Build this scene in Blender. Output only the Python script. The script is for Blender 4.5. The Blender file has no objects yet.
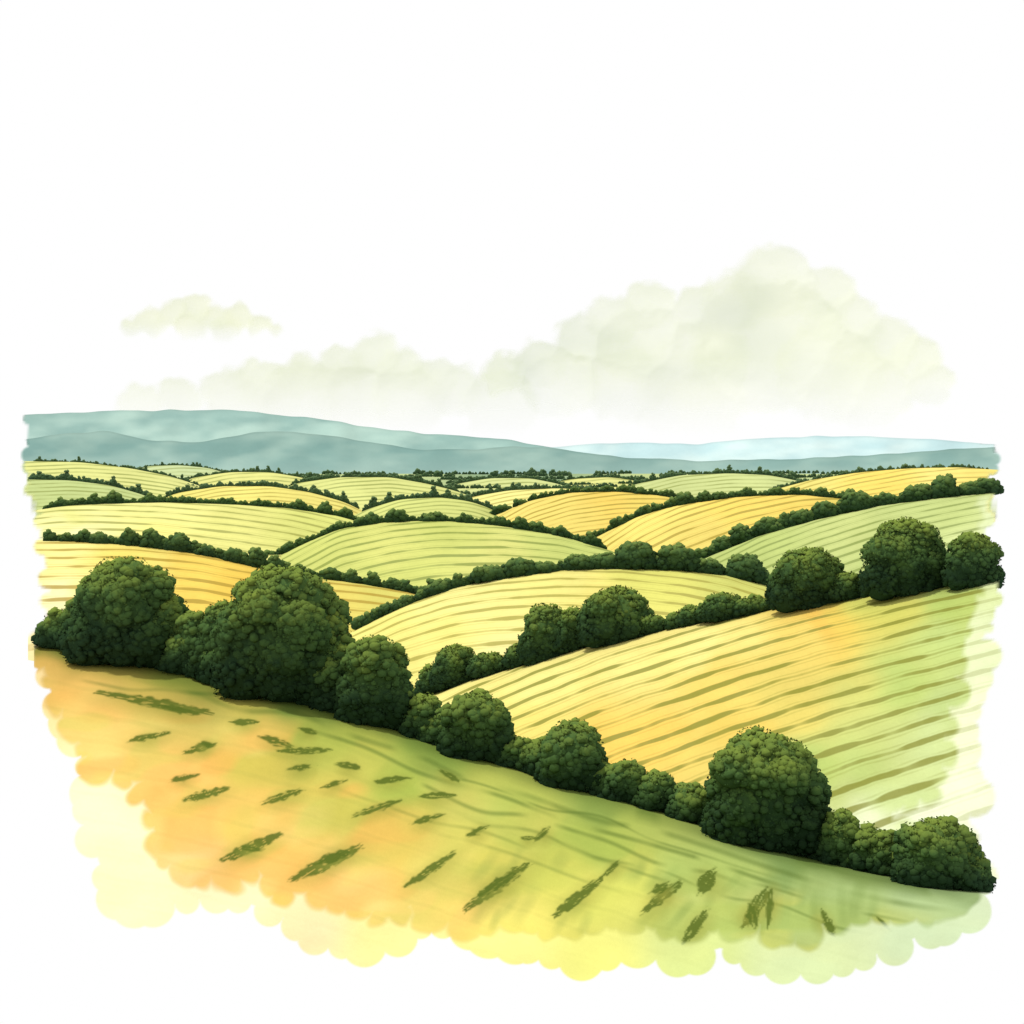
import bpy, math, numpy as np
rng=np.random.default_rng(7)
F=1400.0; HY=470.0; ZC=30.0
sc=bpy.context.scene
sc.view_settings.view_transform='Standard'; sc.view_settings.look='None'; sc.view_settings.exposure=0
def P(px,py,d):
    px=np.asarray(px,float);py=np.asarray(py,float);d=np.asarray(d,float)+0*px
    return np.stack([(px-512)*d/F, d, ZC-(py-HY)*d/F],-1)
def lin(c):
    c=np.asarray(c,float)/255.0
    return np.where(c<=0.04045,c/12.92,((c+0.055)/1.055)**2.4)
# ---------------------------------------------------------------- outline of the painted country
OUT=np.array([(30,412),(27,440),(31,462),(28,480),(34,500),(43,512),(40,535),(46,560),(50,590),(46,620),(44,645),(50,690),(72,735),(90,780),(88,825),(100,865),(120,905),
 (165,905),(225,895),(280,915),(325,945),(385,945),(425,922),(500,935),(545,955),(600,958),(650,940),(685,960),(720,948),(765,962),(830,966),(875,955),(915,938),
 (962,920),(984,893),(978,860),(962,832),(950,815),(972,805),(978,790),(955,770),(965,745),(958,725),(975,705),(972,685),(988,665),(982,640),(994,618),(998,578),(984,560),(985,530),(988,505),(986,480),(994,465),(994,444)],float)
INN=np.array([(20,380),(20,600),(38,640),(52,690),(78,742),(88,768),(138,782),(152,828),(176,868),(215,880),(256,868),(276,893),(330,893),(385,922),(420,903),(450,926),(520,912),(560,928),(620,912),(655,930),(720,922),(800,936),(850,914),(930,905),(972,886),(945,850),(870,822),(925,800),(945,762),(952,705),(962,650),(974,612),(985,575),(972,550),(978,500),(1010,480),(1010,380)],float)
def polysdf(x,y,V):
    d=np.full(x.shape,1e9); ins=np.zeros(x.shape,bool); n=len(V)
    for i in range(n):
        ax,ay=V[i];bx,by=V[(i+1)%n]
        ex,ey=bx-ax,by-ay; wx,wy=x-ax,y-ay
        t=np.clip((wx*ex+wy*ey)/(ex*ex+ey*ey+1e-9),0,1)
        d=np.minimum(d,np.hypot(wx-ex*t,wy-ey*t))
        c=((ay>y)!=(by>y)) & (x < ex*(y-ay)/(ey if abs(ey)>1e-9 else 1e-9)+ax)
        ins^=c
    return np.where(ins,-d,d)
def scallops(V,rmin,rmax,step,seed):
    r=np.random.default_rng(seed); C=[]
    for i in range(len(V)-1):
        a=V[i];b=V[i+1];L=np.hypot(*(b-a)); k=max(1,int(L/step))
        for j in range(k):
            p=a+(b-a)*((j+r.uniform(.2,.8))/k); big=1.0 if p[1]>640 else 0.5
            if p[1]>850: big=1.25
            C.append((p[0],p[1],r.uniform(rmin,rmax)*big))
    return C
CIRC=scallops(OUT,9,21,22,3); CIN=scallops(INN,8,18,20,9)
def blobd(x,y,V,CC):
    s=polysdf(x,y,V)
    for cx,cy,r in CC: s=np.minimum(s,np.hypot(x-cx,y-cy)-r)
    return s
def inside(x,y): return blobd(x,y,OUT,CIRC)
def vnoise(x,y,sc_,seed):
    r=np.random.default_rng(seed); g=r.random((64,64))
    X=x/sc_; Y=y/sc_; xi=np.floor(X).astype(int); yi=np.floor(Y).astype(int); fx=X-xi; fy=Y-yi
    fx=fx*fx*(3-2*fx); fy=fy*fy*(3-2*fy)
    a=g[xi%64,yi%64];b=g[(xi+1)%64,yi%64];c=g[xi%64,(yi+1)%64];d=g[(xi+1)%64,(yi+1)%64]
    return (a*(1-fx)+b*fx)*(1-fy)+(c*(1-fx)+d*fx)*fy
# ---------------------------------------------------------------- mesh helpers
def mk(name,co,faces,mats,attrs=None,smooth=True,matidx=None):
    faces=np.asarray(faces,np.int32)
    if attrs and 'cover' in attrs:      # really cut away what lies outside the sheet
        cv=np.asarray(attrs['cover'][1]); faces=faces[cv[faces].max(1)>0.001]
    me=bpy.data.meshes.new(name); n=len(co); m=len(faces)
    me.vertices.add(n); me.vertices.foreach_set('co',np.asarray(co,np.float32).ravel())
    k=faces.shape[1]
    me.loops.add(m*k); me.loops.foreach_set('vertex_index',faces.ravel())
    me.polygons.add(m); me.polygons.foreach_set('loop_start',np.arange(m,dtype=np.int32)*k)
    me.polygons.foreach_set('loop_total',np.full(m,k,np.int32))
    me.polygons.foreach_set('use_smooth',np.full(m,smooth,bool))
    for mt in mats: me.materials.append(mt)
    if matidx is not None: me.polygons.foreach_set('material_index',np.asarray(matidx,np.int32))
    me.update(calc_edges=True)
    for a,(typ,val) in (attrs or {}).items():
        at=me.attributes.new(a,typ,'POINT')
        val=np.asarray(val,np.float32)
        at.data.foreach_set('color' if typ=='FLOAT_COLOR' else ('vector' if typ=='FLOAT_VECTOR' else 'value'),val.ravel())
    ob=bpy.data.objects.new(name,me); sc.collection.objects.link(ob); return ob
def gridfaces(nr,nc):
    i=np.arange(nr-1)[:,None]*nc+np.arange(nc-1)[None,:]
    return np.stack([i,i+nc,i+nc+1,i+1],-1).reshape(-1,4)
# ---------------------------------------------------------------- materials
class NT:
    def __init__(s,name):
        s.m=bpy.data.materials.new(name); s.m.use_nodes=True; s.t=s.m.node_tree; s.t.nodes.clear()
    def n(s,t,**k):
        x=s.t.nodes.new(t)
        for a,b in k.items():
            if a.startswith('i_'):
                key=a[2:]; key=int(key) if key.isdigit() else key
                x.inputs[key].default_value=b
            else: setattr(x,a,b)
        return x
    def l(s,a,b): s.t.links.new(a,b)
    def math(s,op,a,b=None,c=None,clamp=False):
        x=s.t.nodes.new('ShaderNodeMath'); x.operation=op; x.use_clamp=clamp
        for i,v in enumerate([a,b,c]):
            if v is None: continue
            if isinstance(v,(int,float)): x.inputs[i].default_value=v
            else: s.l(v,x.inputs[i])
        return x.outputs[0]
    def vm(s,op,a,b=None,sc_=None):
        x=s.t.nodes.new('ShaderNodeVectorMath'); x.operation=op; s.l(a,x.inputs[0])
        if b is not None: s.l(b,x.inputs[1])
        if sc_ is not None: x.inputs['Scale'].default_value=sc_
        return x.outputs[0]
    def mr(s,v,a,b,c=0.,d=1.):
        x=s.t.nodes.new('ShaderNodeMapRange'); x.interpolation_type='SMOOTHSTEP'
        s.l(v,x.inputs[0])
        for i,q in zip((1,2,3,4),(a,b,c,d)):
            if isinstance(q,(int,float)): x.inputs[i].default_value=q
            else: s.l(q,x.inputs[i])
        return x.outputs[0]
    def mix(s,f,a,b,bt='MIX'):
        x=s.t.nodes.new('ShaderNodeMix'); x.data_type='RGBA'; x.blend_type=bt
        for i,v in ((0,f),(6,a),(7,b)):
            if isinstance(v,(int,float)): x.inputs[i].default_value=v
            elif isinstance(v,(tuple,list,np.ndarray)): x.inputs[i].default_value=tuple(v)[:3]+(1,)
            else: s.l(v,x.inputs[i])
        return x.outputs[2]
    def noise(s,vec,scale,detail=3,rough=.5):
        x=s.n('ShaderNodeTexNoise'); x.inputs['Scale'].default_value=scale; x.inputs['Detail'].default_value=detail; x.inputs['Roughness'].default_value=rough
        if vec is not None: s.l(vec,x.inputs['Vector'])
        return x.outputs['Fac']
GAIN=0.70
def field_mat(name,linecol,strength=0.7,width=0.2,gran=.16):
    s=NT(name); at=s.n('ShaderNodeAttribute',attribute_name='Col').outputs['Color']
    uv=s.n('ShaderNodeAttribute',attribute_name='wash').outputs['Vector']
    st=s.n('ShaderNodeAttribute',attribute_name='furrow').outputs['Fac']
    al=s.n('ShaderNodeAttribute',attribute_name='cover').outputs['Fac']
    fr_=s.n('ShaderNodeAttribute',attribute_name='fringe').outputs['Fac']
    sep=s.n('ShaderNodeSeparateXYZ'); s.l(uv,sep.inputs[0])
    wob=s.noise(uv,2.0,1); ph=s.math('ADD',st,s.math('MULTIPLY',s.math('SUBTRACT',wob,.5),.32))
    fr=s.math('FRACT',ph); tri=s.math('ABSOLUTE',s.math('SUBTRACT',fr,.5))
    cmb=s.n('ShaderNodeCombineXYZ'); s.l(s.math('MULTIPLY',sep.outputs[0],1.3),cmb.inputs[0]); s.l(s.math('MULTIPLY',s.math('FLOOR',ph),3.7),cmb.inputs[1]); s.l(sep.outputs[2],cmb.inputs[2])
    nb=s.noise(cmb.outputs[0],1.6,2,.5)
    w=s.mr(nb,.3,.72,.06,width)
    ln=s.mr(s.math('SUBTRACT',tri,w),-0.04,0.05,1.,0.)
    ln=s.math('MULTIPLY',ln,s.mr(nb,.28,.55,.4,1.))
    f2=s.math('ABSOLUTE',s.math('SUBTRACT',s.math('FRACT',s.math('MULTIPLY',ph,2.0)),.5)); l2=s.math('MULTIPLY',s.mr(f2,.02,.16,1.,0.),s.mr(nb,.4,.7,.30,.0))
    ln=s.math('MAXIMUM',ln,l2); ln=s.math('MULTIPLY',ln,strength)
    ln=s.math('MULTIPLY',ln,s.math('SUBTRACT',1.,s.math('MULTIPLY',fr_,.6)))
    w1=s.noise(uv,1.1,5,.6); w2=s.noise(uv,24,3,.7)
    k=s.math('ADD',s.mr(w1,.25,.75,.93,1.08),s.math('MULTIPLY',s.math('SUBTRACT',w2,.5),gran))
    lc=s.mix(s.mr(w1,.35,.65),tuple(lin(linecol)*GAIN),tuple(lin(np.array(linecol)*.85+20)*GAIN))
    col=s.mix(ln,at,lc)
    kk=s.n('ShaderNodeCombineColor'); [s.l(k,kk.inputs[i]) for i in range(3)]
    col=s.mix(1.,col,kk.outputs[0],'MULTIPLY')
    bs=s.n('ShaderNodeBsdfDiffuse'); s.l(col,bs.inputs[0])
    bp=s.n('ShaderNodeBump',i_Strength=.2,i_Distance=.05); s.l(w2,bp.inputs['Height']); s.l(bp.outputs[0],bs.inputs['Normal'])
    tr=s.n('ShaderNodeBsdfTransparent'); mx=s.n('ShaderNodeMixShader'); s.l(al,mx.inputs[0]); s.l(tr.outputs[0],mx.inputs[1]); s.l(bs.outputs[0],mx.inputs[2])
    o=s.n('ShaderNodeOutputMaterial'); s.l(mx.outputs[0],o.inputs[0]); return s.m
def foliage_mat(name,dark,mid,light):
    s=NT(name); hn=s.n('ShaderNodeAttribute',attribute_name='crown_shade').outputs['Fac']
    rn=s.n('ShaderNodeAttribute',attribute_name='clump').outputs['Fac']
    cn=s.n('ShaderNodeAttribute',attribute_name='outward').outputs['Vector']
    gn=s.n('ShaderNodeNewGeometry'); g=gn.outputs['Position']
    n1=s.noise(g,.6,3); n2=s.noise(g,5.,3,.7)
    v=s.math('ADD',s.math('MULTIPLY',hn,.90),s.math('MULTIPLY',rn,.07))  # height in the crown paints light tops and shaded bases into the colour
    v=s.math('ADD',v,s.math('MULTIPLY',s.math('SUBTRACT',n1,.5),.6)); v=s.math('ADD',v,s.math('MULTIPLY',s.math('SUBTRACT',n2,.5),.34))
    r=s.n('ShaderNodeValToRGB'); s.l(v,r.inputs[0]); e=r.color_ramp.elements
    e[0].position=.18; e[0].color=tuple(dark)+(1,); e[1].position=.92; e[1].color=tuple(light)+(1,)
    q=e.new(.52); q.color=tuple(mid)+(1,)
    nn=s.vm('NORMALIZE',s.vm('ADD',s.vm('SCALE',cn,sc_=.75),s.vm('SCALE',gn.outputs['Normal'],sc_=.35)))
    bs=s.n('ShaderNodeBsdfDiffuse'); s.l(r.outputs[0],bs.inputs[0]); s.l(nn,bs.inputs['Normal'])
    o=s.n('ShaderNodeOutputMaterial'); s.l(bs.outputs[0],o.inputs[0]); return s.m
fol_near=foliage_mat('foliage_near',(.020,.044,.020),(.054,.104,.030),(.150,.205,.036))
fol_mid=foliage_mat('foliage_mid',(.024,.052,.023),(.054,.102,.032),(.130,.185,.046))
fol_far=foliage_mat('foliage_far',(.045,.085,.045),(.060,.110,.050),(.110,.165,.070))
s=NT('bark'); b=s.n('ShaderNodeBsdfDiffuse'); g=s.n('ShaderNodeNewGeometry').outputs['Position']
s.l(s.mix(s.noise(g,6,4),(.03,.022,.015),(.09,.07,.045)),b.inputs[0]); o=s.n('ShaderNodeOutputMaterial'); s.l(b.outputs[0],o.inputs[0]); bark=s.m
# ---------------------------------------------------------------- fields
def smooth(y,k):
    if k<1: return y
    ker=np.hanning(2*k+3); ker/=ker.sum(); p=np.pad(y,k+1,mode='reflect',reflect_type='odd'); return np.convolve(p,ker,'valid')
def idw(x,y,pts,pw=3.0):
    num=np.zeros(x.shape+(3,)); den=np.zeros(x.shape)
    for px,py,c in pts:
        w=1/((x-px)**2+((y-py)*1.3)**2+60)**(pw/2); num+=w[...,None]*lin(c); den+=w
    return num/den[...,None]
FRINGE=[(90,820,(252,249,208)),(130,890,(251,248,200)),(60,700,(250,224,165)),(240,890,(252,238,195)),(300,930,(251,224,178)),(390,935,(251,236,160)),(500,940,(246,239,150)),(600,955,(235,234,132)),(690,955,(216,228,148)),(800,960,(212,226,174)),(930,925,(206,222,182)),
 (960,790,(243,246,220)),(930,840,(236,242,215)),(975,720,(244,246,214)),(985,640,(232,240,200)),(995,590,(222,232,180)),(60,580,(251,248,205)),(40,540,(251,246,190)),(990,520,(216,226,180))]
CREST={}
def field(name,key,crest,bot,dc,db,cols,line,sp,tilt=0,st=.7,width=.2,step=3.0,nv=36,extra=None,g=1.25,comp=0,drop=9,gran=.16):
    cr=np.array(crest,float); u=np.arange(cr[0,0],cr[-1,0]+step,step)
    yc=smooth(np.interp(u,cr[:,0],cr[:,1]),int(14/step))
    if np.isscalar(bot): yb=np.full(u.shape,float(bot))
    else: bt=np.array(bot,float); yb=np.interp(u,bt[:,0],bt[:,1])
    yb=np.maximum(yb,yc+6)
    dcu=np.interp(u,[u[0],u[-1]],dc) if not np.isscalar(dc) else np.full(u.shape,float(dc))
    dbu=np.interp(u,[u[0],u[-1]],db) if not np.isscalar(db) else np.full(u.shape,float(db))
    CREST[key]=(u,yc,dcu)
    t=np.linspace(1,0,nv)[:,None]
    py=yc+(yb-yc)*t**g; d=dcu+(dbu-dcu)*t; px=np.broadcast_to(u,py.shape)
    co=P(px,py,d)
    bk=[]; m=dcu.mean()
    for k in (1,2,3,4):
        q=k/4.; c=P(u,yc,dcu+0*u); c[:,1]+=m*.14*q; c[:,2]-=(m*.012*q+9*q*q)*drop/9.; bk.append(c)
    co=np.concatenate([co]+[b_[None] for b_ in bk],0)
    PY=np.concatenate([py]+[yc[None]]*4,0); PX=np.broadcast_to(u,PY.shape)
    nx=(vnoise(PX,PY,38,11)-.5)*36; ny=(vnoise(PX,PY,30,12)-.5)*24
    C=idw(PX+nx,PY+ny,cols)
    fx=(vnoise(PX,PY,16,21)-.5)*8; fy=(vnoise(PX,PY,16,22)-.5)*8
    fr=np.clip(.5+blobd(PX+fx,PY+fy,INN,CIN)/6.,0,1)
    if PY.min()<620 and key not in('f17','f14','f19'): fr=fr*0
    if extra is not None: C=extra(PX,PY,C,yc)
    if fr.max()>0: 
        FC=idw(PX,PY,FRINGE); a=(fr*(.8 if key=='fg' else .7))[...,None]; C=C*(1-a)+FC*a
        e=np.exp(-((fr-.35)/.22)**2)[...,None]*.06; C=C*(1-e)
    C=C*.985+.006
    C=np.clip(C*GAIN,0,.9)
    dy=PY-yc; cc=comp if comp>0 else 1e4
    S=(np.log1p(dy/cc)*cc+tilt*(PX-u[0]))/sp
    al=np.clip(.5-inside(PX,PY)/(1.8 if PY.max()>900 else 3.),0,1)
    nr,nc=PY.shape
    uv=np.stack([PX/100,PY/60,np.full(PX.shape,dc if np.isscalar(dc) else dc[0])],-1)
    col=np.concatenate([C,np.ones(C.shape[:2]+(1,))],-1)
    return mk(name,co.reshape(-1,3),gridfaces(nr,nc),[field_mat(name+'_soil',line,st,width,gran)],
       {'Col':('FLOAT_COLOR',col.reshape(-1,4)),'wash':('FLOAT_VECTOR',uv.reshape(-1,3)),'furrow':('FLOAT',S.ravel()),'cover':('FLOAT',al.ravel()),'fringe':('FLOAT',fr.ravel())})
DABS=[(95,692,212,713,4),(128,741,168,733,3),(183,753,217,743,3),(232,722,258,722,3),(262,737,292,747,3.5),(280,751,330,750,3),(170,781,197,775,3),(183,800,229,788,3.5),(262,803,302,790,3.5),
(288,769,312,766,2.5),(338,764,360,768,3),(323,787,345,781,2.5),(353,816,402,800,3),(375,782,408,778,3),(413,823,442,815,3),(420,796,455,795,3),(219,861,281,834,4.5),(240,848,262,850,3),(291,880,361,846,5),(318,862,350,851,4),
(403,888,457,851,3.5),(463,911,529,863,5),(480,895,515,873,4),(466,836,487,827,3),(534,841,549,828,3),(520,838,536,838,2),(554,916,600,880,4.5),(603,876,620,861,3),(643,912,682,881,4.5),(652,893,668,884,4),(683,944,706,911,4.5),(700,893,714,871,6),
(744,926,768,889,5),(768,926,771,888,3),(750,905,755,925,5),(822,910,834,936,3.5),(875,915,890,930,2),(200,742,214,746,3),(440,770,460,782,2.5),(300,728,318,734,2.5),(160,706,200,714,3)]
def fgpaint(x,y,C,yc):
    dy=y-yc
    for sc_,sd,colr,amt in ((70,91,(246,220,130),.35),(60,92,(160,178,76),.38),(42,93,(238,176,88),.5),(30,94,(206,202,96),.35)):
        n=np.clip((vnoise(x+dy*.4,y*1.7,sc_,sd)-.55)*5,0,1)*amt*np.clip((dy-22)/30,0,1)
        if sd==93: n=n*np.clip((480-x)/120,0,1)
        if sd==91: n=n*np.clip((560-x)/200,.25,1)
        if sd==92: n=n*np.clip((x-180)/150,0.2,1)
        C=C*(1-n[...,None])+lin(colr)*n[...,None]
    for off,w,a,b,amt in ((5,13,20,1010,.72),(24,3.5,130,960,.5),(36,2.8,300,900,.6),(52,2.8,380,760,.55),(20,2.6,90,260,.6),(66,2.4,460,720,.45),(44,2.2,640,930,.5),(80,2.2,330,560,.35),(31,1.8,420,800,.5),(60,2.,560,900,.45),(95,2.2,420,640,.3),(28,2.2,60,200,.45)):  # first band paints the hedge's shade on the grass; others are green strokes
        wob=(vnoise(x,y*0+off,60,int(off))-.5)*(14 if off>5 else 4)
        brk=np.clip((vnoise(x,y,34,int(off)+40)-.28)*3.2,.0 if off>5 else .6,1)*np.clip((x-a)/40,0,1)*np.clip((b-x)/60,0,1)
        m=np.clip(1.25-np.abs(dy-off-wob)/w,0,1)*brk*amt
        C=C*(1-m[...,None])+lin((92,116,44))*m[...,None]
    r=np.random.default_rng(12)
    for i in range(40):
        cx=r.uniform(480,900); cy=r.uniform(860,925)+(cx-480)*.02; L=r.uniform(25,55); an=r.uniform(-1.25,-.8) if cx<740 else r.uniform(-1.7,-1.2)
        ex,ey=math.cos(an),math.sin(an); a=(x-cx)*ex+(y-cy)*ey; b_=-(x-cx)*ey+(y-cy)*ex
        m=np.clip(1-(a/L*2)**2,0,1)*np.clip(1-(b_/r.uniform(5,10))**2,0,1)*.24
        C=C*(1-m[...,None])+lin((120,145,70))*m[...,None]
    for x1,y1,x2,y2,w in DABS:
        L=np.hypot(x2-x1,y2-y1); ex,ey=(x2-x1)/L,(y2-y1)/L; w=w*1.22
        a=(x-x1)*ex+(y-y1)*ey; b_=-(x-x1)*ey+(y-y1)*ex
        h=np.clip(1-np.hypot((a-L/2)/(L*.75),(b_-4)/(w*3.4)),0,1)*.6
        C=C*(1-h[...,None])+lin((150,150,62))*h[...,None]
        ta=np.clip(a/L,0,1); ww=w*(.55+.6*np.sin(ta*3.1))*(.7+.6*vnoise(x*1.0,y*1.0,4,int(x1)%50))
        rag=(vnoise(a+50,b_*3+50,5,int(y1)%50)-.5)*9
        m=np.clip((ww-np.abs(b_))/1.5,0,1)*np.clip((a+2+rag)/3,0,1)*np.clip((L+2-a+rag)/3,0,1)
        dry=np.clip((vnoise(a*.35+9,b_*2.2+9,2.2,int(x2)%50)-.10)*4,.35,1)
        m=m*dry*.92
        C=C*(1-m[...,None])+lin((84,102,30))*m[...,None]
    return C
fgc=[(50,648,(128,132,52)),(90,660,(125,135,55)),(180,680,(140,148,62)),(300,706,(128,150,66)),(430,750,(132,155,68)),(600,803,(140,160,76)),(800,862,(128,154,84)),(950,893,(150,172,120)),
(60,672,(218,178,92)),(80,700,(234,192,102)),(150,712,(208,186,88)),(130,745,(236,192,98)),(180,790,(246,194,104)),(115,760,(244,204,120)),(250,745,(204,190,84)),(250,830,(242,196,100)),(200,865,(248,208,134)),(330,800,(218,196,92)),(330,745,(164,176,76)),
(400,780,(170,184,80)),(400,850,(238,198,98)),(450,895,(246,206,110)),(350,895,(248,206,122)),(500,820,(172,186,86)),(550,870,(212,208,98)),(520,920,(236,224,112)),(600,900,(212,214,102)),(600,840,(176,190,90)),(700,880,(172,190,100)),(700,920,(186,202,114)),
(800,905,(168,188,112)),(860,895,(164,186,116)),(930,905,(176,198,138)),(470,850,(206,198,92))]
field('pasture','fg',[(34,640),(100,651),(160,663),(220,677),(280,690),(340,707),(400,727),(450,745),(510,762),(560,780),(620,797),(680,815),(740,835),(800,853),(860,868),(920,880),(992,892)],
  1000,(74,50),(24,20),fgc,(120,140,60),26,.0,.08,.08,step=1.5,nv=270,extra=fgpaint,g=1.1,drop=.6,gran=.09)
c19=[(450,692,(238,226,136)),(540,680,(240,228,138)),(520,720,(238,218,118)),(620,660,(238,224,134)),(650,740,(240,200,96)),(600,745,(240,200,96)),(720,690,(238,208,106)),(800,640,(232,206,108)),(820,622,(234,192,90)),(850,618,(228,198,92)),(790,700,(222,204,106)),(740,730,(230,200,98)),
(870,610,(206,208,104)),(950,600,(180,198,106)),(900,680,(184,202,114)),(850,760,(184,200,118)),(950,700,(186,204,130)),(800,770,(178,196,108)),(900,800,(200,216,146)),(940,740,(200,214,146)),(960,640,(190,208,126)),(870,830,(225,232,190)),(700,640,(240,226,138))]
field('striped_field','f19',[(395,712),(425,697),(470,680),(530,662),(600,642),(660,630),(720,618),(780,607),(850,597),(920,588),(1006,578)],[(395,760),(600,810),(800,850),(900,868),(1006,880)],(150,115),(95,66),c19,(134,136,52),10.5,.10,.85,.18,step=2.5,nv=90,comp=170)
field('wheat_field','f18',[(325,648),(355,630),(400,607),(450,588),(500,577),(560,569),(620,567),(680,569),(730,575),(770,586),(805,606)],[(325,690),(420,720),(520,700),(805,640)],200,150,
 [(380,640,(238,226,130)),(450,640,(240,228,132)),(450,600,(238,228,142)),(560,585,(234,224,132)),(650,585,(216,214,112)),(740,590,(206,208,112)),(500,660,(240,230,154)),(600,600,(238,224,128))],(166,158,70),6.5,-.05,.8,.18,nv=50,comp=60)
field('stubble_field','f17',[(28,540),(80,541),(140,545),(200,553),(250,565),(300,575),(360,583),(410,592),(445,604)],[(28,660),(200,690),(330,650),(445,630)],265,(190,215),
 [(50,560,(247,236,150)),(60,600,(248,242,184)),(120,560,(242,222,114)),(200,580,(240,208,98)),(240,590,(238,202,90)),(300,590,(224,208,106)),(400,597,(216,208,108)),(100,600,(247,236,150))],(176,146,54),6.5,.04,.8,.18,nv=50,comp=60)
field('green_field','f16',[(240,566),(270,560),(300,545),(340,528),(390,521),(440,520),(500,525),(560,535),(610,550),(655,570)],606,340,280,
 [(320,555,(204,210,118)),(400,540,(214,216,124)),(500,560,(218,218,128)),(450,525,(206,212,118)),(570,550,(198,208,118)),(400,575,(206,212,118))],(136,150,72),5.2,.06,.8,.18,nv=40,comp=50)
field('hay_field','f15',[(26,512),(60,506),(90,504),(160,502),(230,504),(290,508),(340,516),(360,522),(385,532)],578,440,300,
 [(60,520,(226,224,138)),(150,515,(230,228,144)),(250,520,(222,220,132)),(330,525,(212,216,122)),(150,540,(240,230,136)),(60,535,(246,240,178))],(156,158,78),4.8,-.05,.8,.18,nv=36,comp=50)
field('meadow','f14',[(672,575),(700,560),(760,535),(820,518),(880,505),(940,497),(1000,491)],[(672,600),(1000,612)],360,250,
 [(740,550,(184,198,118)),(850,530,(198,208,132)),(950,510,(192,205,130)),(980,550,(214,224,160)),(900,560,(180,198,120))],(134,150,78),5.2,.07,.8,.18,nv=40,comp=60)
field('golden_field','f12',[(575,548),(600,535),(640,515),(680,504),(740,496),(800,494),(850,499),(870,505),(895,517)],575,460,380,
 [(650,525,(238,218,118)),(720,510,(240,210,104)),(800,505,(238,208,104)),(700,535,(234,212,114)),(850,505,(228,208,104))],(168,148,60),5,.14,.8,.18,nv=34,comp=50)
field('barley_field','f13',[(750,497),(765,492),(810,480),(860,472),(910,468),(960,467),(1000,470)],522,640,480,
 [(800,488,(228,216,122)),(880,478,(240,214,108)),(970,475,(236,216,118)),(960,490,(240,226,140))],(170,150,66),4.5,.09,.7,.18,nv=26)
field('rye_field','f10',[(470,524),(495,515),(530,500),(570,492),(620,491),(660,495),(690,500),(715,512)],550,540,475,
 [(530,510,(238,216,120)),(600,505,(238,206,102)),(660,500,(232,208,104)),(560,520,(234,212,114))],(168,148,60),4.5,.11,.8,.18,nv=28)
small=[('f9','clover_field',[(455,502),(475,496),(510,490),(560,488),(600,491),(620,500)],520,750,620,(234,228,142)),
('f11','grazing_field',[(620,490),(635,484),(680,475),(730,473),(770,475),(800,481),(820,490)],506,850,700,(202,212,142)),
('f8','far_meadow',[(440,491),(455,484),(490,478),(530,478),(560,484),(580,492)],500,1000,820,(208,216,144)),
('f7','paddock',[(350,517),(370,508),(400,499),(440,497),(470,501),(490,508),(515,522)],532,570,460,(208,214,128)),
('f6','flax_field',[(278,492),(295,483),(340,477),(390,477),(430,484),(460,492),(480,500)],516,850,650,(216,220,138)),
('f5','oat_field',[(155,503),(175,493),(220,486),(270,486),(310,492),(345,502),(365,512)],524,660,500,(234,222,124)),
('f4','fallow_field',[(175,487),(190,478),(230,472),(270,472),(305,478),(325,486)],496,1100,820,(220,220,136)),
('f3','far_pasture',[(130,474),(145,466),(180,465),(210,468),(235,476)],486,1400,1150,(198,212,156)),
('f2','bean_field',[(20,479),(70,480),(110,485),(145,495),(165,505)],522,640,490,(192,206,136)),
('f1','turnip_field',[(20,461),(80,462),(130,468),(170,476),(195,484),(215,492)],500,900,690,(222,224,142)),
('f0','corn_field',[(540,486),(570,479),(610,477),(640,481),(660,488)],498,1150,900,(218,218,136))]
for k,nm,cr,bt,a,b_,c in small:
    c=np.array(c); x0=cr[0][0];x1=cr[-1][0];y0=min(p[1] for p in cr)
    field(nm,k,cr,bt,a,b_,[(x0,y0+8,c*.98),((x0+x1)/2,y0+3,c),(x1,y0+8,c*.97)],(140,150,76) if c[0]<225 else (170,154,70),3.8,.06,.7,.2,nv=18)
# ---------------------------------------------------------------- valley ground sheet
gd=np.array([230,300,400,500,560,600,650,850,1100,1500,2200,3200,4500,6000,8000,12000,20000.]); gz=np.interp(gd,[230,450,900,1500],[-30,-27,-15,-13])
u=np.arange(10,1015,4.); PX=np.broadcast_to(u,(len(gd),len(u))); D=np.broadcast_to(gd[:,None],PX.shape); PYg=HY-gz[:,None]*F/D
co=P(PX,PYg,D); al=np.clip(.5-inside(PX,PYg)/1.6,0,1); al=np.where((D<620)&((PX<90)|(PX>930)),0,al)
C=idw(PX,PYg,[(100,480,(190,204,140)),(400,478,(186,200,140)),(700,480,(190,202,140)),(900,480,(190,204,140)),(500,474,(140,165,130))])*GAIN
mk('ground',co.reshape(-1,3),gridfaces(*PX.shape),[field_mat('ground_soil',(120,140,70),.3,.2)],{'Col':('FLOAT_COLOR',np.concatenate([C,np.ones(C.shape[:2]+(1,))],-1).reshape(-1,4)),
 'wash':('FLOAT_VECTOR',np.stack([PX/100,D/120,0*PX],-1).reshape(-1,3)),'furrow':('FLOAT',(D/60).ravel()),'cover':('FLOAT',al.ravel())})
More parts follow.
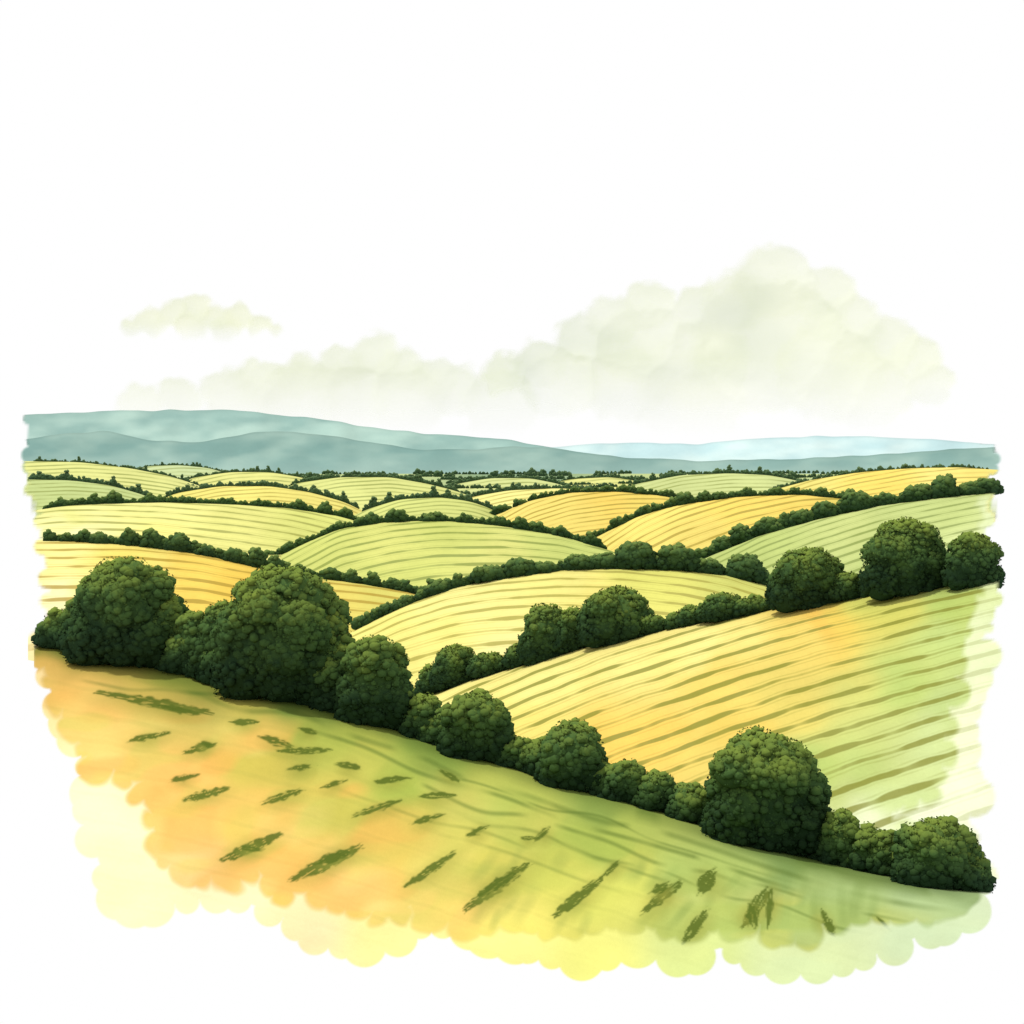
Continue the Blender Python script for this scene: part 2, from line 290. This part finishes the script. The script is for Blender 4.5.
# ---------------------------------------------------------------- distant hills
def ridge(name,crest,d,c1,c2,seed):
    cr=np.array(crest,float); u=np.arange(cr[0,0],cr[-1,0]+2,2.); yc=smooth(np.interp(u,cr[:,0],cr[:,1]),6)+(vnoise(u,u*0,17,seed)-.5)*1.6
    t=np.linspace(1,0,40)[:,None]; py=yc+(481-yc)*t; px=np.broadcast_to(u,py.shape); dd=d*(1-.18*t)+0*px
    dd=dd-(vnoise(px,py*2,26,seed+1)-.5)*d*.015
    py2=np.concatenate([py,yc[None]+6],0); px=np.broadcast_to(u,py2.shape); dd=np.concatenate([dd,np.full((1,len(u)),d*1.12)],0)
    co=P(px,py2,dd); dy=py2-yc
    n=(vnoise(px+dy*1.5,py2*2.2,34,seed+2)-.5)*1.5+(vnoise(px,py2*3,13,seed+3)-.5)*.6
    f=np.clip(.45+n,0,1)[...,None]
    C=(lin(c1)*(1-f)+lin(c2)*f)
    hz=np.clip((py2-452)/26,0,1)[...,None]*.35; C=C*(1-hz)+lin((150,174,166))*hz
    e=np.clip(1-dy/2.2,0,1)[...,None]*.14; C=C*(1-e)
    al=np.clip(.5-inside(px,py2)/2.6,0,1); al=np.where((px>44)&(px<980),1,al)
    C=C*.90
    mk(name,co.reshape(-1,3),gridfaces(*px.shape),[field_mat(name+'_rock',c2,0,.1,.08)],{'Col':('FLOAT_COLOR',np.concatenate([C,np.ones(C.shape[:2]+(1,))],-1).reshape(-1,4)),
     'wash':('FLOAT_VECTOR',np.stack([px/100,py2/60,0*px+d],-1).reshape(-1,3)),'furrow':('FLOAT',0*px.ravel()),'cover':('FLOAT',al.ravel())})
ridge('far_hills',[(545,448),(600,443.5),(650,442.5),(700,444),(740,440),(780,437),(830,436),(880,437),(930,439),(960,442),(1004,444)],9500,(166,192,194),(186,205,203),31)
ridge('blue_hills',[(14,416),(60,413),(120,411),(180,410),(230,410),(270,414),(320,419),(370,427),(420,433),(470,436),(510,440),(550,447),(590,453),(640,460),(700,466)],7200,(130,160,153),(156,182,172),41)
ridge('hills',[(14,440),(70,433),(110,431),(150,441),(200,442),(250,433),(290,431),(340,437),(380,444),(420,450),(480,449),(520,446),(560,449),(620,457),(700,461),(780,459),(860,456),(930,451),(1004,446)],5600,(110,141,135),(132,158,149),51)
# ---------------------------------------------------------------- foliage
def ico(sub):
    import bmesh
    bm=bmesh.new(); bmesh.ops.create_icosphere(bm,subdivisions=sub,radius=1); v=np.array([x.co[:] for x in bm.verts]); f=np.array([[l.index for l in x.verts] for x in bm.faces]); bm.free(); return v,f
I1=ico(1); I2=ico(2)
class Fol:
    def __init__(s): s.v=[];s.f=[];s.h=[];s.c=[];s.m=[];s.o=[];s.n=0;s.ctr=None
    def add(s,v,f,h,c,m=0):
        s.v.append(v);s.f.append(f+s.n);s.h.append(h);s.c.append(c);s.m.append(np.full(len(f),m));s.n+=len(v)
        o=(v-s.ctr[0])/s.ctr[1]; s.o.append(o/(np.linalg.norm(o,axis=1)[:,None]+1e-6))
    def balls(s,cen,rad,hfun,tmpl,sq=.85):
        V,Fc=tmpl; k=len(cen)
        jit=1+rng.uniform(-.14,.14,(k,len(V),1))
        v=cen[:,None,:]+V[None]*rad[:,None,None]*jit*np.array([1,1,sq])
        f=(Fc[None]+np.arange(k)[:,None,None]*len(V)).reshape(-1,3); v=v.reshape(-1,3)
        s.add(v,f,hfun(v),np.repeat(rng.random(k),len(V)))
    def leaves(s,cen,size,hfun):
        k=len(cen); a=rng.normal(size=(k,3)); a/=np.linalg.norm(a,axis=1)[:,None]; b=rng.normal(size=(k,3)); b-=a*(a*b).sum(1)[:,None]; b/=np.linalg.norm(b,axis=1)[:,None]
        sz=size*rng.uniform(.6,1.3,(k,1)); v=np.stack([cen+a*sz,cen+b*sz*.6,cen-a*sz*.9,cen-b*sz*.6],1).reshape(-1,3)
        i=np.arange(k)[:,None]*4; f=np.concatenate([i+[0,1,2],i+[0,2,3]],0)
        s.add(v,f,hfun(v),np.repeat(rng.random(k),4))
    def tube(s,a,b,ra,rb):
        a=np.array(a);b=np.array(b);d=(b-a)/np.linalg.norm(b-a); x=np.cross(d,[.3,.9,.1]);x/=np.linalg.norm(x);y=np.cross(d,x)
        an=np.linspace(0,2*np.pi,9)[:8]; ring=np.cos(an)[:,None]*x+np.sin(an)[:,None]*y
        v=np.concatenate([a+ring*ra,b+ring*rb]); f=[]
        for i in range(8): j=(i+1)%8; f+= [[i,j,j+8],[i,j+8,i+8]]
        s.add(v,np.array(f),np.zeros(16),np.zeros(16),1)
    def bush(s,cx,top,hw,base,d,q=1.0,trunk=False):
        B=P(cx,base,d); W=hw*d/F; Hh=(base-top)*d/F
        s.ctr=(B+np.array([0,0,Hh*.35]),np.array([W,W*.8,Hh*.62]))
        px=d/F; r=(4.9 if q>=1 else 3.4)*px*(1 if hw>25 else .88); r=min(r,W*.3)
        Wi=W-r*.9; Hi=Hh-r*.8
        subs=[(B+np.array([rng.uniform(-.08,.08)*W,0,Hi*.46]),np.array([Wi*.80,Wi*.72,Hi*.46]))]
        if hw>12:
            n=int(5+q*3)
            for i in range(n):
                a=math.pi*(i+.5+rng.uniform(-.3,.3))/n; R=rng.uniform(.27,.40)
                if i in (0,n-1): R*=.9
                vx=math.cos(a); vz=math.sin(a); R2=R*Wi
                zc=Hi*.38+(Hi*.62-R2*.9)*vz*rng.uniform(.88,1.0) 
                subs.append((B+np.array([vx*(Wi-R2)*rng.uniform(.94,1.06),rng.uniform(-.35,.25)*Wi,zc]),np.array([R2,R2,R2*.9])))
            for i in range(int(2+q*3)):
                R=rng.uniform(.26,.40)*Wi; a=rng.uniform(-.6,.6)
                subs.append((B+np.array([a*Wi,-math.sqrt(1-a*a)*(Wi*.88-R)*rng.uniform(.8,1),Hi*rng.uniform(.22,.70)]),np.array([R,R,R*.9])))
        else:
            for i in range(3):
                R=rng.uniform(.4,.55)*Wi; subs.append((B+np.array([(i-1)*(Wi-R)*rng.uniform(.8,1.05),-.2*Wi,Hi*rng.uniform(.4,.62) if i!=1 else Hi-R*.9]),np.array([R,R,R*.9])))
        for a in (-.52,0,.52): subs.append((B+np.array([a*W,-.1*W,Hh*.2]),np.array([W*.44,W*.5,Hh*.28])))
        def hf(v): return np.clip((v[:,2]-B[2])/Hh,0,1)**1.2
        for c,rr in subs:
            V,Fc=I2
            def hl(v,c=c,rr=rr): return .76*hf(v)+.24*np.clip(.5+.5*(v[:,2]-c[2])/(rr[2]*1.05),0,1)*np.clip(hf(v)*2.,0,1)  # each lobe's top painted lighter, as if lit from above
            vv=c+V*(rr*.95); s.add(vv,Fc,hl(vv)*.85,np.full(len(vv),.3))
            area=4*np.pi*((rr[0]*rr[1]+rr[0]*rr[2]+rr[1]*rr[2])/3); k=int(np.clip(area/(r*r)*.50*(q if q<1 else 1),7,420))
            p=rng.normal(size=(k,3)); p/=np.linalg.norm(p,axis=1)[:,None]; p=p[(p[:,2]>-.6)]; p=p[p[:,1]<.55]
            if len(p)==0: continue
            s.balls(c+p*rr*rng.uniform(.88,.98,(len(p),1)),r*rng.uniform(.6,1.25,len(p)),hl,I1,.9)
            if q>=.7:
                kl=int(k*3); p=rng.normal(size=(kl,3)); p/=np.linalg.norm(p,axis=1)[:,None]; p=p[(p[:,2]>-.6)&(p[:,1]<.55)]
                s.leaves(c+p*(rr+r*.6)*rng.uniform(.95,1.02,(len(p),1)),1.5*px,hl)
        if trunk:
            t=B+np.array([0,0,Hh*.5]); s.tube(B-np.array([0,0,.4]),t,W*.075+.05,W*.045+.03)
            for i in range(5):
                a=i*1.26+rng.random(); e=t+np.array([np.cos(a)*W*.5,np.sin(a)*W*.45,Hh*rng.uniform(.1,.3)]); s.tube(t-np.array([0,0,Hh*.12*rng.random()]),e,W*.035+.02,.02)
    def build(s,name,mat):
        return mk(name,np.concatenate(s.v),np.concatenate(s.f),[mat,bark],{'crown_shade':('FLOAT',np.concatenate(s.h)),'clump':('FLOAT',np.concatenate(s.c)),'outward':('FLOAT_VECTOR',np.concatenate(s.o))},True,np.concatenate(s.m))
def cy(key,x):
    u,y,d=CREST[key]; return float(np.interp(x,u,y)),float(np.interp(x,u,d))
def hedge(key,x0,x1,h,mat,q,lumps=(),name='hedgerow',var=.35,trees=(),step=None):
    F_=Fol(); x=x0
    while x<x1:
        hh=h*rng.uniform(1-var,1+var); w=hh*rng.uniform(.55,.8); b,d=cy(key,x)
        F_.bush(x,b-hh+1,w,b+1.5,d-.4,q); x+=(step or h*.62)*rng.uniform(.7,1.25)
    for cx,top,hw in lumps:
        b,d=cy(key,cx); F_.bush(cx,top,hw,b+2,d-.5,q,True)
    F_.build(name,mat)
    for cx,top,hw in trees:
        T=Fol(); b,d=cy(key,cx); T.bush(cx,top,hw,b+(6 if hw>25 else 3),d-1.,q,True); T.build('tree',mat)
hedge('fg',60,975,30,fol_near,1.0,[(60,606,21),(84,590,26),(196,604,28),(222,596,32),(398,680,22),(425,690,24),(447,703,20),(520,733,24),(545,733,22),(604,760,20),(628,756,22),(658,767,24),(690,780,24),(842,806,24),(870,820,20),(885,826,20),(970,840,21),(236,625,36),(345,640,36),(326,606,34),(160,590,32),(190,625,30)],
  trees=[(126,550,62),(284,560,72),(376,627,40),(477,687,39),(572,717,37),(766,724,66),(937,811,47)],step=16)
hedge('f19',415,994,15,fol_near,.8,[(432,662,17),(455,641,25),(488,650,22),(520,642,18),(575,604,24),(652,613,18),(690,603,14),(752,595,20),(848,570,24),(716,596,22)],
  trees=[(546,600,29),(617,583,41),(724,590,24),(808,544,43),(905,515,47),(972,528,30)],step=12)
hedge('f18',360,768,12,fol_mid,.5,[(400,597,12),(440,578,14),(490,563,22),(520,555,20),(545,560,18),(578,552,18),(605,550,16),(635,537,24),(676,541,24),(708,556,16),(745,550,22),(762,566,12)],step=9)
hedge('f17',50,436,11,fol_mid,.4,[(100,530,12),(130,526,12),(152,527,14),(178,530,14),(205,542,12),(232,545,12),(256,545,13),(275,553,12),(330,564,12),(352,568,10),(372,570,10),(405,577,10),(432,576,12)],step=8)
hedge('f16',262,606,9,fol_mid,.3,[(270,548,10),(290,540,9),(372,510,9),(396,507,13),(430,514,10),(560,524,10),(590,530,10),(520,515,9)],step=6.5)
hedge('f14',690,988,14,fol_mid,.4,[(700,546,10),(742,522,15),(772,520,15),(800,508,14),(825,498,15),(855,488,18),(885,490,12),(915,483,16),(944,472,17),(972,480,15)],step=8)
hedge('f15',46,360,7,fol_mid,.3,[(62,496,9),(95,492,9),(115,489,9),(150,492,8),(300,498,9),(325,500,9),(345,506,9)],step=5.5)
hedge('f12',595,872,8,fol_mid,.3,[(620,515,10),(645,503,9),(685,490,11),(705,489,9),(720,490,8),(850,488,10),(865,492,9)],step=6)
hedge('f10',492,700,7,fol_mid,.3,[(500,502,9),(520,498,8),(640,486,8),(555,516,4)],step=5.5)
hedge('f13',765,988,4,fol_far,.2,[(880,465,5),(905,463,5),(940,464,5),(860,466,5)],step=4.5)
for k,a,b_,h in (('f9',470,612,5),('f11',630,806,5),('f8',450,572,4),('f7',366,500,6.5),('f6',292,470,5),('f5',170,356,6),('f4',186,318,4),('f3',140,228,3),('f2',34,158,6),('f1',34,208,3.5),('f0',545,655,4)):
    r2=np.random.default_rng(int(a)); lum=[]
    for x in r2.uniform(a+5,b_-5,4): yb_,_=cy(k,x); lum.append((x,yb_-h*r2.uniform(1.3,1.9),h*.8))
    hedge(k,a,b_,h,fol_far,.2,lum,step=h*.8)
T=Fol()
for y0,dd,seed in ((473.5,2300,1),(476,1750,2),(479,1350,3),(483,1050,4),(488,860,5)):
    r2=np.random.default_rng(seed); x=36.
    while x<988:
        L=r2.uniform(20,90); sl=r2.uniform(-.04,.04); xx=x
        while xx<min(x+L,988):
            h=r2.uniform(1.8,4.2)*(1.7 if r2.random()<.08 else 1)
            by=y0+sl*(xx-x); T.bush(xx,by-h,h*.75,by+.6,dd,.1); xx+=r2.uniform(2.5,5)
        x+=L+r2.uniform(6,50)
T.build('distant_trees',fol_far)
# ---------------------------------------------------------------- clouds
def cloud(name,puffs,box,d,amax,fade,seed,colr=((255,255,244),(236,239,229))):
    x0,y0,x1,y1=box; u=np.arange(x0,x1,2.);v=np.arange(y1,y0,-2.); PX,PY=np.meshgrid(u,v)
    nx=PX+(vnoise(PX,PY,14,seed)-.5)*9+(vnoise(PX,PY,6,seed+5)-.5)*3; ny=PY+(vnoise(PX,PY,12,seed+1)-.5)*8+(vnoise(PX,PY,5,seed+6)-.5)*3
    h=np.zeros(PX.shape); al=np.zeros(PX.shape); sh=np.zeros(PX.shape); wt=np.full(PX.shape,1e-3)
    for cx,cy_,r in puffs:
        q=1-((nx-cx)**2+((ny-cy_)*1.12)**2)/(r*r); a=np.clip(q*1.9*(r/30)**.5,0,1); a=a*a*(3-2*a)
        hh=np.sqrt(np.clip(q,0,1))*r; low=np.clip((ny-cy_)/r*1.0+.25,0,1)
        ww=np.exp(np.clip(q,0,1)*4)*(q>0)*(60/(r+20))*np.clip(q*4,0,1); sh+=low*ww; wt+=ww; h=np.maximum(h,hh); al=1-(1-al)*(1-a*.8)
    sh/=wt
    al*=np.clip((fade[1]-PY)/(fade[1]-fade[0]),0,1)*amax*(.75+.5*vnoise(PX,PY,45,seed+2)).clip(0,1)
    f=np.clip(sh*.5+(vnoise(PX,PY*1.3,44,seed+3)-.5)*1.4+(vnoise(PX,PY,20,seed+4)-.5)*.3,0,1)[...,None]  # shade painted into the colour: puff undersides greyer, plus random mottling
    C=lin(colr[0])*(1-f)+lin(colr[1])*f
    co=P(PX,PY,d); co[...,1]-=h*d/F*.06
    s=NT(name+'_vapour'); at=s.n('ShaderNodeAttribute',attribute_name='Col').outputs['Color']; a=s.n('ShaderNodeAttribute',attribute_name='cover').outputs['Fac']
    b=s.n('ShaderNodeBsdfDiffuse'); s.l(at,b.inputs[0]); b2=s.n('ShaderNodeBsdfTranslucent'); s.l(at,b2.inputs[0]); m0=s.n('ShaderNodeMixShader'); s.l(b.outputs[0],m0.inputs[1]); s.l(b2.outputs[0],m0.inputs[2]); m0.inputs[0].default_value=.85
    tr=s.n('ShaderNodeBsdfTransparent'); mx=s.n('ShaderNodeMixShader'); s.l(a,mx.inputs[0]); s.l(tr.outputs[0],mx.inputs[1]); s.l(m0.outputs[0],mx.inputs[2]); o=s.n('ShaderNodeOutputMaterial'); s.l(mx.outputs[0],o.inputs[0])
    mk(name,co.reshape(-1,3),gridfaces(*PX.shape),[s.m],{'Col':('FLOAT_COLOR',np.concatenate([C,np.ones(C.shape[:2]+(1,))],-1).reshape(-1,4)),'cover':('FLOAT',al.ravel())})
cloud('cloud',[(775,283,46),(735,302,38),(822,297,37),(700,314,34),(648,304,31),(612,320,32),(583,340,32),(640,345,50),(850,324,37),(885,344,37),(918,357,30),(770,345,84),(700,365,54),(540,364,30),(505,374,28),(560,385,44),(625,385,48),(830,372,62),(690,400,62),(870,390,48),(930,385,28)],(450,215,990,440),14000,.95,(360,436),61)
cloud('cloud',[(375,356,30),(342,368,28),(400,370,27),(432,378,27),(300,376,27),(262,384,30),(225,390,28),(352,398,44),(455,392,34),(180,397,26),(300,402,48),(410,402,44),(500,405,44),(240,405,40),(140,402,26)],(80,310,570,440),15000,.85,(370,436),71,((255,255,244),(242,243,231)))
cloud('cloud',[(150,322,18),(172,313,18),(196,309,20),(216,317,19),(240,318,18),(260,324,14),(190,328,20),(225,330,18),(130,327,12),(275,329,10)],(100,270,310,355),13000,.95,(324,345),81,((253,252,236),(232,235,224)))
# ---------------------------------------------------------------- light
w=bpy.data.worlds.new('World'); sc.world=w; w.use_nodes=True; bg=w.node_tree.nodes['Background']; bg.inputs[0].default_value=(1.0,1.0,1.0,1); bg.inputs[1].default_value=1.0
L=bpy.data.lights.new('sun','SUN'); L.energy=3.0; L.angle=math.radians(3); L.color=(1,.975,.93); so=bpy.data.objects.new('sun',L); sc.collection.objects.link(so)
from mathutils import Vector
so.rotation_euler=Vector((.45,-.08,-1.0)).to_track_quat('-Z','Y').to_euler()
cam=bpy.data.cameras.new('camera'); co_=bpy.data.objects.new('camera',cam); sc.collection.objects.link(co_); co_.location=(0,0,ZC); co_.rotation_euler=(math.radians(90),0,0)
cam.lens=F*36/1024; cam.sensor_width=36; cam.shift_y=-(512-HY)/1024; cam.clip_start=.5; cam.clip_end=60000; sc.camera=co_
